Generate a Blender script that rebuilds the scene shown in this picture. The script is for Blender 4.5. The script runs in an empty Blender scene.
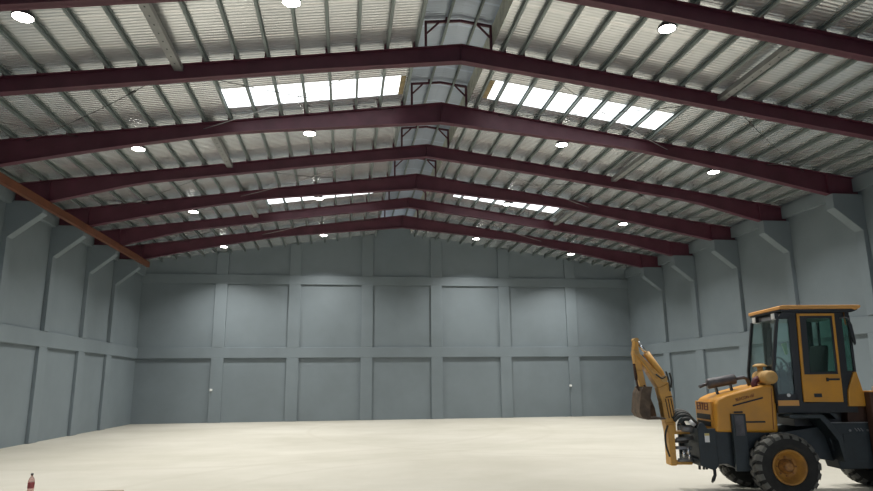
import bpy, bmesh, math, random
from mathutils import Vector, Matrix
random.seed(7)
C = bpy.context.scene.collection
PI = math.pi

# ------------------------------------------------------------------ materials
def new_mat(name):
    m = bpy.data.materials.new(name); m.use_nodes = True
    nt = m.node_tree; b = nt.nodes['Principled BSDF']
    return m, nt, b
def mat(name, col, rough=0.6, metal=0.0, var=0.0, scale=3.0, bump=0.0, bscale=40.0, var_col=None, spec=0.5):
    m, nt, b = new_mat(name)
    b.inputs['Roughness'].default_value = rough
    b.inputs['Metallic'].default_value = metal
    b.inputs['Specular IOR Level'].default_value = spec
    b.inputs['Base Color'].default_value = (*col, 1)
    tc = nt.nodes.new('ShaderNodeTexCoord')
    if var > 0 or var_col:
        n = nt.nodes.new('ShaderNodeTexNoise'); n.inputs['Scale'].default_value = scale
        n.inputs['Detail'].default_value = 6; n.inputs['Roughness'].default_value = .6
        nt.links.new(tc.outputs['Object'], n.inputs['Vector'])
        r = nt.nodes.new('ShaderNodeValToRGB')
        c2 = var_col if var_col else tuple(c * (1 - var) for c in col)
        c1 = col if var_col else tuple(min(1, c * (1 + var)) for c in col)
        r.color_ramp.elements[0].position = .35; r.color_ramp.elements[1].position = .68
        r.color_ramp.elements[0].color = (*c1, 1); r.color_ramp.elements[1].color = (*c2, 1)
        nt.links.new(n.outputs['Fac'], r.inputs['Fac']); nt.links.new(r.outputs['Color'], b.inputs['Base Color'])
    if bump > 0:
        n2 = nt.nodes.new('ShaderNodeTexNoise'); n2.inputs['Scale'].default_value = bscale; n2.inputs['Detail'].default_value = 4
        nt.links.new(tc.outputs['Object'], n2.inputs['Vector'])
        bp = nt.nodes.new('ShaderNodeBump'); bp.inputs['Strength'].default_value = bump; bp.inputs['Distance'].default_value = .02
        nt.links.new(n2.outputs['Fac'], bp.inputs['Height']); nt.links.new(bp.outputs['Normal'], b.inputs['Normal'])
    return m
def emit(name, col, strength):
    m, nt, b = new_mat(name)
    b.inputs['Base Color'].default_value = (*col, 1)
    b.inputs['Emission Color'].default_value = (*col, 1); b.inputs['Emission Strength'].default_value = strength
    return m
def glass(name, tint, alpha):
    m, nt, b = new_mat(name)
    nt.nodes.remove(b)
    out = nt.nodes['Material Output']
    tr = nt.nodes.new('ShaderNodeBsdfTransparent'); tr.inputs['Color'].default_value = (*tint, 1)
    gl = nt.nodes.new('ShaderNodeBsdfGlossy'); gl.inputs['Roughness'].default_value = .05
    df = nt.nodes.new('ShaderNodeBsdfDiffuse'); df.inputs['Color'].default_value = (.25, .33, .31, 1)
    lw = nt.nodes.new('ShaderNodeLayerWeight'); lw.inputs['Blend'].default_value = .5
    pw = nt.nodes.new('ShaderNodeMath'); pw.operation = 'POWER'; pw.inputs[1].default_value = 4
    nt.links.new(lw.outputs['Facing'], pw.inputs[0])
    fr = nt.nodes.new('ShaderNodeMath'); fr.operation = 'MULTIPLY_ADD'; fr.inputs[1].default_value = .6; fr.inputs[2].default_value = .035
    nt.links.new(pw.outputs[0], fr.inputs[0])
    mx = nt.nodes.new('ShaderNodeMixShader'); mx.inputs[0].default_value = alpha
    nt.links.new(tr.outputs[0], mx.inputs[1]); nt.links.new(df.outputs[0], mx.inputs[2])
    m2 = nt.nodes.new('ShaderNodeMixShader')
    nt.links.new(fr.outputs[0], m2.inputs[0]); nt.links.new(mx.outputs[0], m2.inputs[1]); nt.links.new(gl.outputs[0], m2.inputs[2])
    nt.links.new(m2.outputs[0], out.inputs['Surface'])
    return m

M = {}
M['wall'] = mat('wall_paint', (.172, .207, .228), .62, 0, .07, .6, .06, 25)
M['maroon'] = mat('maroon_paint', (.098, .024, .041), .5, 0, .18, 2.0)
M['galv'] = mat('galvanised_steel', (.25, .29, .285), .5, .4, .15, 1.2)
M['strut'] = mat('strut_steel', (.33, .33, .325), .5, .4, .15, 2.0)
M['orange'] = mat('orange_primer', (.135, .043, .018), .65, 0, .2, 2.0)
M['rod'] = mat('rod_steel', (.10, .10, .10), .5, .5, .1, 4)
M['rodl'] = mat('galvanised_rod', (.42, .42, .42), .45, .5, .1, 4)
M['lamp'] = mat('lamp_housing', (.05, .05, .055), .45, .3, .1, 8)
M['lens'] = emit('lamp_lens', (1.0, .97, .90), 40)
M['sky'] = emit('skylight_sheet', (.93, .97, 1.0), 2.6)
M['yellow'] = mat('machine_yellow', (.64, .285, .018), .42, 0, .06, 3.0, .02, 30, var_col=(.50, .235, .03))
M['boomy'] = mat('dusty_boom_yellow', (.66, .34, .06), .5, 0, 0, 6, .04, 30, var_col=(.48, .26, .07))
M['rooforange'] = mat('roof_orange', (.70, .34, .09), .5, 0, .08, 3.0)
M['dark'] = mat('dark_steel_paint', (.018, .026, .031), .5, .1, .25, 4.0, .05, 30)
M['black'] = mat('black_rubber', (.012, .013, .014), .55, 0, .2, 6)
M['cab'] = mat('cab_black_paint', (.011, .013, .015), .4, 0, .1, 4)
M['tyre'] = mat('tyre_rubber', (.017, .0165, .0155), .85, 0, .3, 8, .1, 40)
M['tread'] = mat('dusty_tread', (.11, .108, .098), .9, 0, .25, 9, .15, 40)
M['rim'] = mat('rim_yellow', (.46, .22, .035), .55, 0, 0, 8, .05, 30, var_col=(.30, .14, .03))
M['hub'] = mat('hub_rust', (.40, .18, .035), .6, 0, 0, 14, .1, 30, var_col=(.12, .05, .02))
M['brown'] = mat('rusty_brown', (.055, .024, .014), .7, .1, .3, 4, .1, 20)
M['bucket'] = mat('earthy_bucket_steel', (.15, .105, .07), .75, .1, 0, 7, .2, 20, var_col=(.055, .038, .028))
M['chrome'] = mat('chrome_rod', (.72, .73, .75), .18, 1.0)
M['steel'] = mat('grey_steel', (.20, .20, .205), .45, .4, .2, 6)
M['muffler'] = mat('muffler_steel', (.085, .082, .088), .55, .4, .3, 10)
M['tan'] = mat('dusty_tan_plastic', (.50, .30, .10), .6, 0, .12, 10)
M['white'] = mat('white_plastic', (.75, .75, .74), .4)
M['lampw'] = mat('work_lamp_glass', (.80, .80, .78), .2)
M['red'] = mat('red_letter_paint', (.15, .035, .02), .5)
M['brownletter'] = mat('brown_letter_paint', (.19, .055, .012), .5)
M['labely'] = mat('label_yellow', (.62, .50, .18), .5)
M['hose'] = mat('hose_rubber', (.020, .022, .020), .55)
M['redhose'] = mat('dark_red_hose', (.10, .02, .03), .5)
M['cloth'] = mat('pale_green_cloth', (.80, .84, .45), .9, 0, .1, 8, .2, 30)
M['seat'] = mat('seat_vinyl', (.02, .021, .023), .5, 0, .1, 8)
M['glass'] = glass('teal_cab_glass', (.60, .76, .72), .06)
M['windshield'] = glass('clear_cab_glass', (.88, .92, .91), .03)
M['bottle'] = glass('clear_bottle_plastic', (.95, .72, .70), .25)
M['redlabel'] = mat('red_label', (.20, .035, .04), .5)
M['cap'] = mat('dark_bottle_cap', (.03, .028, .028), .4)
M['board'] = mat('weathered_board', (.25, .20, .14), .8, 0, .2, 5, .1, 30)
M['curb'] = mat('curb_sheet', (.66, .66, .56), .5, .2, .2, 3)
M['flap'] = mat('tan_insulation', (.30, .235, .13), .8, 0, .3, 6)

def foil(name, base, metal, rough, seams=True):
    m, nt, b = new_mat(name)
    N = nt.nodes; L = nt.links
    tc = N.new('ShaderNodeTexCoord'); sp = N.new('ShaderNodeSeparateXYZ'); L.new(tc.outputs['Object'], sp.inputs[0])
    b.inputs['Metallic'].default_value = metal; b.inputs['Roughness'].default_value = rough
    # slight patchiness of the foil
    n = N.new('ShaderNodeTexNoise'); n.inputs['Scale'].default_value = .9; n.inputs['Detail'].default_value = 5
    L.new(tc.outputs['Object'], n.inputs['Vector'])
    r = N.new('ShaderNodeValToRGB'); r.color_ramp.elements[0].position = .3; r.color_ramp.elements[1].position = .7
    r.color_ramp.elements[0].color = (*[c * .82 for c in base], 1); r.color_ramp.elements[1].color = (*base, 1)
    L.new(n.outputs['Fac'], r.inputs['Fac'])
    # taped seams: thin paler bands across the roof about every metre
    mm = N.new('ShaderNodeMath'); mm.operation = 'PINGPONG'; mm.inputs[1].default_value = .49
    L.new(sp.outputs['Y'], mm.inputs[0])
    ls = N.new('ShaderNodeMath'); ls.operation = 'LESS_THAN'; ls.inputs[1].default_value = .035
    L.new(mm.outputs[0], ls.inputs[0])
    mx = N.new('ShaderNodeMixRGB'); mx.inputs[2].default_value = (*[min(1, c * 1.12) for c in base], 1)
    L.new(ls.outputs[0], mx.inputs[0]); L.new(r.outputs['Color'], mx.inputs[1]); L.new(mx.outputs[0], b.inputs['Base Color'])
    # ribs of the sheet run down the slope, plus loose crinkles
    w = N.new('ShaderNodeTexWave'); w.wave_type = 'BANDS'; w.bands_direction = 'Y'; w.wave_profile = 'SIN'
    w.inputs['Scale'].default_value = 3.4; w.inputs['Distortion'].default_value = .8; w.inputs['Detail'].default_value = 2
    L.new(tc.outputs['Object'], w.inputs['Vector'])
    n2 = N.new('ShaderNodeTexNoise'); n2.inputs['Scale'].default_value = 2.2; n2.inputs['Detail'].default_value = 4
    L.new(tc.outputs['Object'], n2.inputs['Vector'])
    ad = N.new('ShaderNodeMath'); ad.operation = 'ADD'; L.new(w.outputs['Fac'], ad.inputs[0]); L.new(n2.outputs['Fac'], ad.inputs[1])
    bp = N.new('ShaderNodeBump'); bp.inputs['Strength'].default_value = .16; bp.inputs['Distance'].default_value = .03
    L.new(ad.outputs[0], bp.inputs['Height']); L.new(bp.outputs['Normal'], b.inputs['Normal'])
    return m
M['foil'] = foil('silver_foil_sheet', (.93, .95, .965), .70, .24)
M['daylit_foil'] = foil('daylight_tinted_ridge_sheet', (.58, .66, .78), .5, .3)  # blue cast of daylight on the ridge foil, put into its base colour

def floor_mat():
    m, nt, b = new_mat('beige_concrete'); N = nt.nodes; L = nt.links
    tc = N.new('ShaderNodeTexCoord')
    n = N.new('ShaderNodeTexNoise'); n.inputs['Scale'].default_value = .35; n.inputs['Detail'].default_value = 8; n.inputs['Roughness'].default_value = .62
    mp = N.new('ShaderNodeMapping'); mp.inputs['Scale'].default_value = (.7, .8, 1)
    L.new(tc.outputs['Object'], mp.inputs[0]); L.new(mp.outputs[0], n.inputs['Vector'])
    r = N.new('ShaderNodeValToRGB')
    r.color_ramp.elements[0].position = .3; r.color_ramp.elements[0].color = (.375, .358, .303, 1)
    r.color_ramp.elements[1].position = .7; r.color_ramp.elements[1].color = (.485, .468, .415, 1)
    L.new(n.outputs['Fac'], r.inputs['Fac'])
    prev = r.outputs['Color']
    # faint curved tyre tracks in the dust
    for (cx, cy, rad, w) in ((3.2, 9.0, 5.6, .14), (3.2, 9.0, 7.2, .16), (-3.5, 25.0, 9.2, .2), (-3.5, 25.0, 10.9, .2), (9.0, 24.0, 10.2, .15)):
        vm = N.new('ShaderNodeVectorMath'); vm.operation = 'DISTANCE'; vm.inputs[1].default_value = (cx, cy, 0)
        L.new(tc.outputs['Object'], vm.inputs[0])
        s = N.new('ShaderNodeMath'); s.operation = 'SUBTRACT'; s.inputs[1].default_value = rad; L.new(vm.outputs['Value'], s.inputs[0])
        a = N.new('ShaderNodeMath'); a.operation = 'ABSOLUTE'; L.new(s.outputs[0], a.inputs[0])
        mr = N.new('ShaderNodeMapRange'); mr.inputs[1].default_value = 0; mr.inputs[2].default_value = w
        mr.inputs[3].default_value = .45; mr.inputs[4].default_value = 0
        L.new(a.outputs[0], mr.inputs[0])
        mul = N.new('ShaderNodeMath'); mul.operation = 'MULTIPLY'; L.new(mr.outputs[0], mul.inputs[0]); L.new(n.outputs['Fac'], mul.inputs[1])
        mx = N.new('ShaderNodeMixRGB'); mx.inputs[2].default_value = (.35, .325, .27, 1)
        L.new(mul.outputs[0], mx.inputs[0]); L.new(prev, mx.inputs[1]); prev = mx.outputs[0]
    L.new(prev, b.inputs['Base Color'])
    b.inputs['Roughness'].default_value = .72; b.inputs['Specular IOR Level'].default_value = .3
    n2 = N.new('ShaderNodeTexNoise'); n2.inputs['Scale'].default_value = 9; n2.inputs['Detail'].default_value = 6
    L.new(tc.outputs['Object'], n2.inputs['Vector'])
    bp = N.new('ShaderNodeBump'); bp.inputs['Strength'].default_value = .12; bp.inputs['Distance'].default_value = .02
    L.new(n2.outputs['Fac'], bp.inputs['Height']); L.new(bp.outputs['Normal'], b.inputs['Normal'])
    return m
M['floor'] = floor_mat()

# ------------------------------------------------------------------ mesh helpers
class MB:
    def __init__(s): s.bm = bmesh.new(); s.mi = 0
    def quad_prism(s, pts, off):
        """pts: polygon (list of Vector), off: extrusion vector"""
        off = Vector(off)
        a = [s.bm.verts.new(p) for p in pts]; b = [s.bm.verts.new(Vector(p) + off) for p in pts]
        fs = [s.bm.faces.new(a), s.bm.faces.new(list(reversed(b)))]
        n = len(a)
        for i in range(n):
            j = (i + 1) % n; fs.append(s.bm.faces.new((a[j], a[i], b[i], b[j])))
        for f in fs: f.material_index = s.mi
        return s
    def box(s, x0, x1, y0, y1, z0, z1):
        return s.quad_prism([Vector((x0, y0, z0)), Vector((x1, y0, z0)), Vector((x1, y0, z1)), Vector((x0, y0, z1))], (0, y1 - y0, 0))
    def side(s, pts, y0, y1):       # polygon in (x, z) pushed along y
        return s.quad_prism([Vector((p[0], y0, p[1])) for p in pts], (0, y1 - y0, 0))
    def front(s, pts, x0, x1):      # polygon in (y, z) pushed along x
        return s.quad_prism([Vector((x0, p[0], p[1])) for p in pts], (x1 - x0, 0, 0))
    def bar(s, p, q, w, h=None, up=(0, 0, 1)):   # straight rectangular bar
        p = Vector(p); q = Vector(q); d = (q - p); h = h or w
        up = Vector(up); a = d.cross(up)
        if a.length < 1e-6: a = d.cross(Vector((1, 0, 0)))
        a.normalize(); b = a.cross(d).normalized()
        pts = [p + a * w / 2 + b * h / 2, p - a * w / 2 + b * h / 2, p - a * w / 2 - b * h / 2, p + a * w / 2 - b * h / 2]
        return s.quad_prism(pts, d)
    def tube(s, path, r, seg=10, caps=True):
        path = [Vector(p) for p in path]; rs = r if isinstance(r, (list, tuple)) else [r] * len(path)
        rings = []; ref = None
        for i, p in enumerate(path):
            d = (path[min(i + 1, len(path) - 1)] - path[max(i - 1, 0)]).normalized()
            if ref is None:
                ref = d.orthogonal().normalized()
            ref = (ref - d * ref.dot(d)).normalized()
            o = d.cross(ref)
            rings.append([s.bm.verts.new(p + (ref * math.cos(2 * PI * k / seg) + o * math.sin(2 * PI * k / seg)) * rs[i]) for k in range(seg)])
        for a, b in zip(rings, rings[1:]):
            for k in range(seg):
                f = s.bm.faces.new((a[k], a[(k + 1) % seg], b[(k + 1) % seg], b[k])); f.smooth = True; f.material_index = s.mi
        if caps:
            f = s.bm.faces.new(list(reversed(rings[0]))); f.material_index = s.mi
            f = s.bm.faces.new(rings[-1]); f.material_index = s.mi
        return s
    def lathe(s, prof, origin=(0, 0, 0), axis='z', seg=32, smooth=True, caps=True):
        """prof: (radius, height) list"""
        o = Vector(origin); rings = []
        for r, h in prof:
            ring = []
            for k in range(seg):
                c, t = math.cos(2 * PI * k / seg), math.sin(2 * PI * k / seg)
                if axis == 'z': v = Vector((r * c, r * t, h))
                elif axis == 'y': v = Vector((r * c, h, r * t))
                else: v = Vector((h, r * c, r * t))
                ring.append(s.bm.verts.new(o + v))
            rings.append(ring)
        for a, b in zip(rings, rings[1:]):
            for k in range(seg):
                f = s.bm.faces.new((a[k], a[(k + 1) % seg], b[(k + 1) % seg], b[k])); f.smooth = smooth; f.material_index = s.mi
        for ring in ((rings[0], rings[-1]) if caps else ()):
            f = s.bm.faces.new(ring); f.material_index = s.mi
        return s
    def build(s, name, m, parent=None, bevel=0, loc=None):
        bmesh.ops.recalc_face_normals(s.bm, faces=s.bm.faces[:])
        me = bpy.data.meshes.new(name); s.bm.to_mesh(me); s.bm.free()
        for mm in (m if isinstance(m, (list, tuple)) else [m]): me.materials.append(mm)
        o = bpy.data.objects.new(name, me); C.objects.link(o)
        if parent: o.parent = parent
        if loc: o.location = loc
        if bevel:
            b = o.modifiers.new('bevel', 'BEVEL'); b.width = bevel; b.segments = 3; b.limit_method = 'ANGLE'; b.angle_limit = math.radians(30)
        return o

def tag(o, label=None, cat=None, group=None, kind=None):
    if label: o['label'] = label
    if cat: o['category'] = cat
    if group: o['group'] = group
    if kind: o['kind'] = kind
    return o
def struct(o, label, cat): return tag(o, label, cat, None, 'structure')
def empty(name, loc=(0, 0, 0), rz=0):
    o = bpy.data.objects.new(name, None); o.empty_display_size = .2; C.objects.link(o); o.location = loc; o.rotation_euler = (0, 0, rz); return o
ORD = ['', 'first', 'second', 'third', 'fourth', 'fifth', 'sixth', 'seventh', 'eighth', 'ninth', 'tenth', 'eleventh', 'twelfth',
       'thirteenth', 'fourteenth', 'fifteenth', 'sixteenth', 'seventeenth', 'eighteenth']

# ------------------------------------------------------------------ dimensions of the hall
XL, XR, YB, YF = -9.09, 13.87, 30.41, -3.0
PIL = .10                                   # pilaster relief
RX, RZ, SL = 2.32, 8.63, .1425              # ridge x, rafter-top height at the ridge, roof slope
RY = [9.68, 12.45, 15.39, 18.38, 21.19, 24.13, 26.83]
YNEAR = [.55, 3.55, 6.55]
def ztop(x): return RZ - SL * abs(x - RX)
PH = .13                                    # purlin height
def zsheet(x): return ztop(x) + PH
MX0, MX1 = 1.385, 3.02
FX0, FX1 = 1.57, 2.98                       # raised ridge vent between these
ZM0, ZM1, ZU0, ZU1 = 2.78, 3.25, 6.13, 6.55 # horizontal wall beams

# floor
f = MB(); f.box(XL - .3, XR + .3, YF - 8, YB + .3, -.2, 0)
struct(f.build('floor', M['floor']), 'wide beige dusty concrete floor of the empty hall', 'floor')

# walls
def gable(x): return zsheet(x) + .02
w = MB(); w.side([(XL - .25, 0), (XR + .25, 0), (XR + .25, gable(XR + .25)), (MX1, gable(MX1)), (MX1, 9.0), (RX, 9.1), (MX0, 9.0), (MX0, gable(MX0)), (XL - .25, gable(XL - .25))], YB, YB + .25)
struct(w.build('wall_back', M['wall']), 'grey painted gable wall at the far end of the hall', 'wall')
w = MB(); w.box(XL - .25, XL, YF, YB, 0, zsheet(XL) + .02)
struct(w.build('wall_left', M['wall']), 'grey painted long side wall on the left', 'wall')
w = MB(); w.box(XR, XR + .25, YF, YB, 0, zsheet(XR) + .02)
struct(w.build('wall_right', M['wall']), 'grey painted long side wall on the right behind the loader', 'wall')
# front wall behind the camera with a wide gateway
w = MB()
w.box(XL - .25, -5.0, YF - .25, YF, 0, gable(XL)); w.box(9.8, XR + .25, YF - .25, YF, 0, gable(XR))
w.side([(XL - .25, 5.6), (XR + .25, 5.6), (XR + .25, gable(XR + .25)), (RX, gable(RX) + .2), (XL - .25, gable(XL - .25))], YF - .25, YF)
struct(w.build('wall_front', M['wall']), 'grey front wall with the wide gateway', 'wall')

# horizontal wall beams
t = MB(); t.box(XL, XR, YB - PIL, YB, ZM0, ZM1)
struct(t.build('trim_1', M['wall'], bevel=.012), 'lower grey concrete band across the back wall', 'wall band')
t = MB(); t.box(XL, XR, YB - PIL, YB, ZU0, ZU1)
struct(t.build('trim_2', M['wall'], bevel=.012), 'upper grey concrete band across the back wall', 'wall band')
t = MB(); t.box(XL, XL + PIL, YF, YB - PIL, ZM0, ZM1)
struct(t.build('trim_3', M['wall'], bevel=.012), 'grey concrete band along the left wall at mid height', 'wall band')
t = MB(); t.box(XR - PIL, XR, YF, YB - PIL, ZM0, ZM1)
struct(t.build('trim_4', M['wall'], bevel=.012), 'grey concrete band along the right wall at mid height', 'wall band')
t = MB(); t.box(XL, XL + .14, YF, YB - PIL, 6.45, 6.85)
struct(t.build('trim_5', M['wall'], bevel=.012), 'grey concrete eaves band at the top of the left wall', 'wall band')
t = MB(); t.box(XR - .14, XR, YF, YB - PIL, 6.62, 7.0)
struct(t.build('trim_6', M['wall'], bevel=.012), 'grey concrete eaves band at the top of the right wall', 'wall band')

# pilasters of the back wall
PXC = [-5.62, -2.34, .98, 4.24, 7.53, 10.87]
def pil_label(i):
    return ['first from the left corner', 'second from the left corner', 'third from the left corner',
            'third from the right corner', 'second from the right corner', 'first from the right corner'][i]
for i, x in enumerate(PXC):
    p = MB()
    top = zsheet(x) - .05
    for z0, z1 in ((0, ZM0), (ZM1, ZU0), (ZU1, top)):
        p.box(x - .27, x + .27, YB - PIL, YB, z0, z1)
    tag(p.build('wall_pilaster', M['wall'], bevel=.012), 'flat grey concrete pilaster on the back wall, ' + pil_label(i), 'pilaster', 'pilasters of the back wall')

# side wall columns with angled brackets under the rafters
ZBR = 6.52
near_first = ['nearest the back wall', 'second from the back wall', 'third from the back wall', 'fourth from the back wall',
              'fifth from the back wall', 'sixth from the back wall', 'seventh from the back wall']
for side in ('left', 'right'):
    sgn = 1 if side == 'left' else -1
    xw = XL if side == 'left' else XR
    tipx = -8.15 if side == 'left' else 12.97
    for k, y in enumerate(reversed(RY)):
        r = empty('wall_column', (xw, y, 0))
        tag(r, 'grey concrete column with angled top bracket on the %s wall, %s' % (side, near_first[k]), 'column', 'columns of the side walls')
        p = MB(); p.box(0, sgn * PIL, -.27, .27, 0, ZM0)
        p.build('pilaster', M['wall'], r, bevel=.012)
        b = MB(); tx = tipx - xw; fx = sgn * .13; zt = 6.2 if side == 'left' else 6.12
        b.side([(0, ZM1), (fx, ZM1), (fx, 5.52), (tx, zt), (tx, ZBR), (0, ZBR)], -.15, .15)
        b.build('bracket', M['wall'], r, bevel=.012)

# two small fittings on the back wall
for x, z, lb in ((-5.80, 1.40, 'small white fitting on the back wall by the leftmost pilaster'), (10.62, 1.42, 'small white fitting on the back wall near the excavator bucket')):
    s = MB(); s.box(-.055, .055, -.05, 0, -.05, .05); s.tube([(0, -.05, 0), (0, -.09, 0)], .035, 12)
    tag(s.build('wall_socket', M['white'], loc=(x, YB - PIL, z), bevel=.008), lb, 'socket', 'fittings on the back wall')

# ------------------------------------------------------------------ roof
SKY = [  # x0, x1, y0, y1, label
    (-2.90, 1.17, 13.90, 14.90, 'bright white skylight strip left of the ridge, nearer the camera'),
    (3.42, 7.86, 13.90, 14.90, 'bright white skylight strip right of the ridge, nearer the camera'),
    (-2.90, .92, 22.45, 23.4, 'bright white skylight strip left of the ridge, farther from the camera'),
    (3.95, 7.86, 22.45, 23.4, 'bright white skylight strip right of the ridge, farther from the camera')]
def slope_box(mb, x0, x1, y0, y1, th=.03, dz=0.0):
    mb.side([(x0, zsheet(x0) + dz), (x1, zsheet(x1) + dz), (x1, zsheet(x1) + th + dz), (x0, zsheet(x0) + th + dz)], y0, y1)
c = MB()
for xa, xb in ((XL - .05, MX0), (MX1, XR + .05)):
    sk = [s for s in SKY if s[0] >= xa and s[1] <= xb]
    y = YF
    for s in sorted(sk, key=lambda s: s[2]):
        slope_box(c, xa, xb, y, s[2]); slope_box(c, xa, s[0], s[2], s[3]); slope_box(c, s[1], xb, s[2], s[3]); y = s[3]
    slope_box(c, xa, xb, y, YB)
ceil = struct(c.build('ceiling', M['foil']), 'silver foil lined sloping roof sheets', 'ceiling')
for i, s in enumerate(SKY):
    g = MB(); slope_box(g, s[0], s[1], s[2], s[3], .012, .012)
    struct(g.build('window_%d' % (i + 1), M['sky']), s[4], 'skylight')
for x, lb in ((1.17, 'left'), (3.28, 'right')):
    q = MB(); q.side([(x, zsheet(x) - .012), (x + .12, zsheet(x + .12) - .012), (x + .12, zsheet(x + .12) - .002), (x, zsheet(x) - .002)], 13.92, 14.88)
    tag(q.build('insulation_flap', M['flap']), 'tan insulation edge by the ridge end of the nearer skylight, %s side' % lb, 'insulation')
# raised ridge vent: sheets coloured with blue daylight, and side curbs
c = MB()
for xa, xb, za, zb in ((MX0 - .25, RX, 9.16, 9.30), (RX, MX1 + .25, 9.30, 9.16)):
    c.side([(xa, za), (xb, zb), (xb, zb + .03), (xa, za + .03)], YF, YB)
c.build('ridge_sheet', M['daylit_foil'], ceil)
c = MB()
for x0 in (MX0 - .04, MX1):
    c.box(x0, x0 + .04, YF, YB, zsheet(x0), 9.17)
    for yy in [YF + .35 * k for k in range(int((YB - YF) / .35))]:
        c.box(x0 - .006, x0 + .046, yy, yy + .05, zsheet(x0), 9.17)
c.build('ridge_curb', M['curb'], ceil)

# purlins
LX = [-1.07 - .603 * k for k in range(-4, 14)]
RXP = [4.86 + .603 * k for k in range(-2, 15)]
LX = [x for x in LX if x < MX0]; RXP.append(3.24)
LX.sort(reverse=True); RXP.sort()
def make_purlin_mesh(sg, height=.105, wd=.05, th=.012):
    p = MB()
    p.box(-th / 2, th / 2, 0, YB - YF, 0, height)
    p.box(0, sg * wd, 0, YB - YF, 0, th); p.box(0, sg * wd, 0, YB - YF, height - th, height)
    p.box(sg * (wd - th * .8), sg * wd, 0, YB - YF, 0, .03)
    return p
purs = {}
for side, xs in (('left', LX), ('right', RXP)):
    for k, x in enumerate(xs):
        if side not in purs:
            purs[side] = make_purlin_mesh(1 if side == 'left' else -1).build('purlin', M['galv']); o = purs[side]
        else:
            o = purs[side].copy(); C.objects.link(o)
        o.location = (x, YF, ztop(x) + .012)
        tag(o, 'long grey steel purlin under the foil roof sheets, %s to the %s of the ridge' % (ORD[k + 1], side), 'purlin', 'purlins under the roof sheets')
for x, lb in ((2.03, 'left'), (2.66, 'right')):
    o = purs[lb].copy(); C.objects.link(o); o.location = (x, YF, 9.16 + (.85 - abs(x - RX)) * .165 - .115)
    o.scale = (.8, 1, .85)
    tag(o, 'grey steel purlin inside the raised ridge vent, %s of the pair' % lb, 'purlin', 'purlins of the ridge vent')

# rafters
CLEAT = None
def depth(x, fat):
    if not fat: return .33 + .06 * max(0, 1 - abs(x - RX) / 3.0)
    d = abs(x - RX)
    if d < 5.0: return .54 - (.54 - .31) * (d / 5.0)
    return .31 + .27 * max(0, (d - 5.0) / 5.4) ** 1.3
def rafter(y, fat, label, reach):
    xe0, xe1 = XL, XR
    tl, tr = -8.12, 12.97
    zb = ZBR
    xs = [xe0, tl] + [tl + (RX - tl) * k / 16 for k in range(1, 16)] + [RX] + [RX + (tr - RX) * k / 16 for k in range(1, 16)] + [tr, xe1]
    def bot(x):
        if x <= tl or x >= tr: return zb
        z = ztop(x) - depth(x, fat)
        e = tl if x < RX else tr
        ze = ztop(e) - depth(e, fat)
        # meet the bracket seat at the haunch
        t = max(0, 1 - abs(x - e) / reach)
        return z + (zb - ze) * t ** (2 if fat else 1)
    r = empty('roof_rafter', (RX, y, zb))
    tag(r, label, 'rafter', 'maroon roof rafters')
    wv = MB()
    for a, b in zip(xs, xs[1:]):
        wv.side([(a - RX, bot(a) - zb), (b - RX, bot(b) - zb), (b - RX, ztop(b) - zb), (a - RX, ztop(a) - zb)], -.012, .012)
    # stiffener plates at ridge and haunch
    for x in (RX, tl + .02, tr - .02):
        wv.box(x - .008 - RX, x + .008 - RX, -.085, .085, bot(x) - zb, ztop(x) - zb)
    wv.build('web', M['maroon'], r)
    fl = MB()
    for a, b in zip(xs, xs[1:]):
        fl.side([(a - RX, bot(a) - zb), (b - RX, bot(b) - zb), (b - RX, bot(b) + .016 - zb), (a - RX, bot(a) + .016 - zb)], -.09, .09)
    fl.build('bottom_flange', M['maroon'], r)
    fl = MB()
    for a, b in zip(xs, xs[1:]):
        fl.side([(a - RX, ztop(a) - .016 - zb), (b - RX, ztop(b) - .016 - zb), (b - RX, ztop(b) - zb), (a - RX, ztop(a) - zb)], -.09, .09)
    fl.build('top_flange', M['maroon'], r)
    for x in LX + RXP:
        global CLEAT
        if CLEAT is None:
            q = MB(); q.box(-.02, .02, -.075, .075, 0, .11); cl = CLEAT = q.build('purlin_cleat', M['maroon'], r)
        else:
            cl = CLEAT.copy(); C.objects.link(cl); cl.parent = r
        cl.location = (x - RX + (-.028 if x < RX else .028), 0, ztop(x) - zb)
    return r
RL = {0: (False, 'slender maroon steel rafter crossing the top corners of the view, nearest the camera'),
      1: (False, 'slender maroon steel rafter just in front of the nearer skylights'),
      2: (True, 'deep tapered maroon steel rafter just behind the nearer skylights'),
      3: (False, 'slender maroon steel rafter in the middle of the hall, between two deep tapered ones'),
      4: (True, 'deep tapered maroon steel rafter just in front of the farther skylights'),
      5: (False, 'slender maroon steel rafter just behind the farther skylights'),
      6: (True, 'deep tapered maroon steel rafter nearest the back wall')}
for i, y in enumerate(RY): rafter(y, *RL[i], 3.0 if RL[i][0] else (2.3 if i > 1 else .6))

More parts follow.
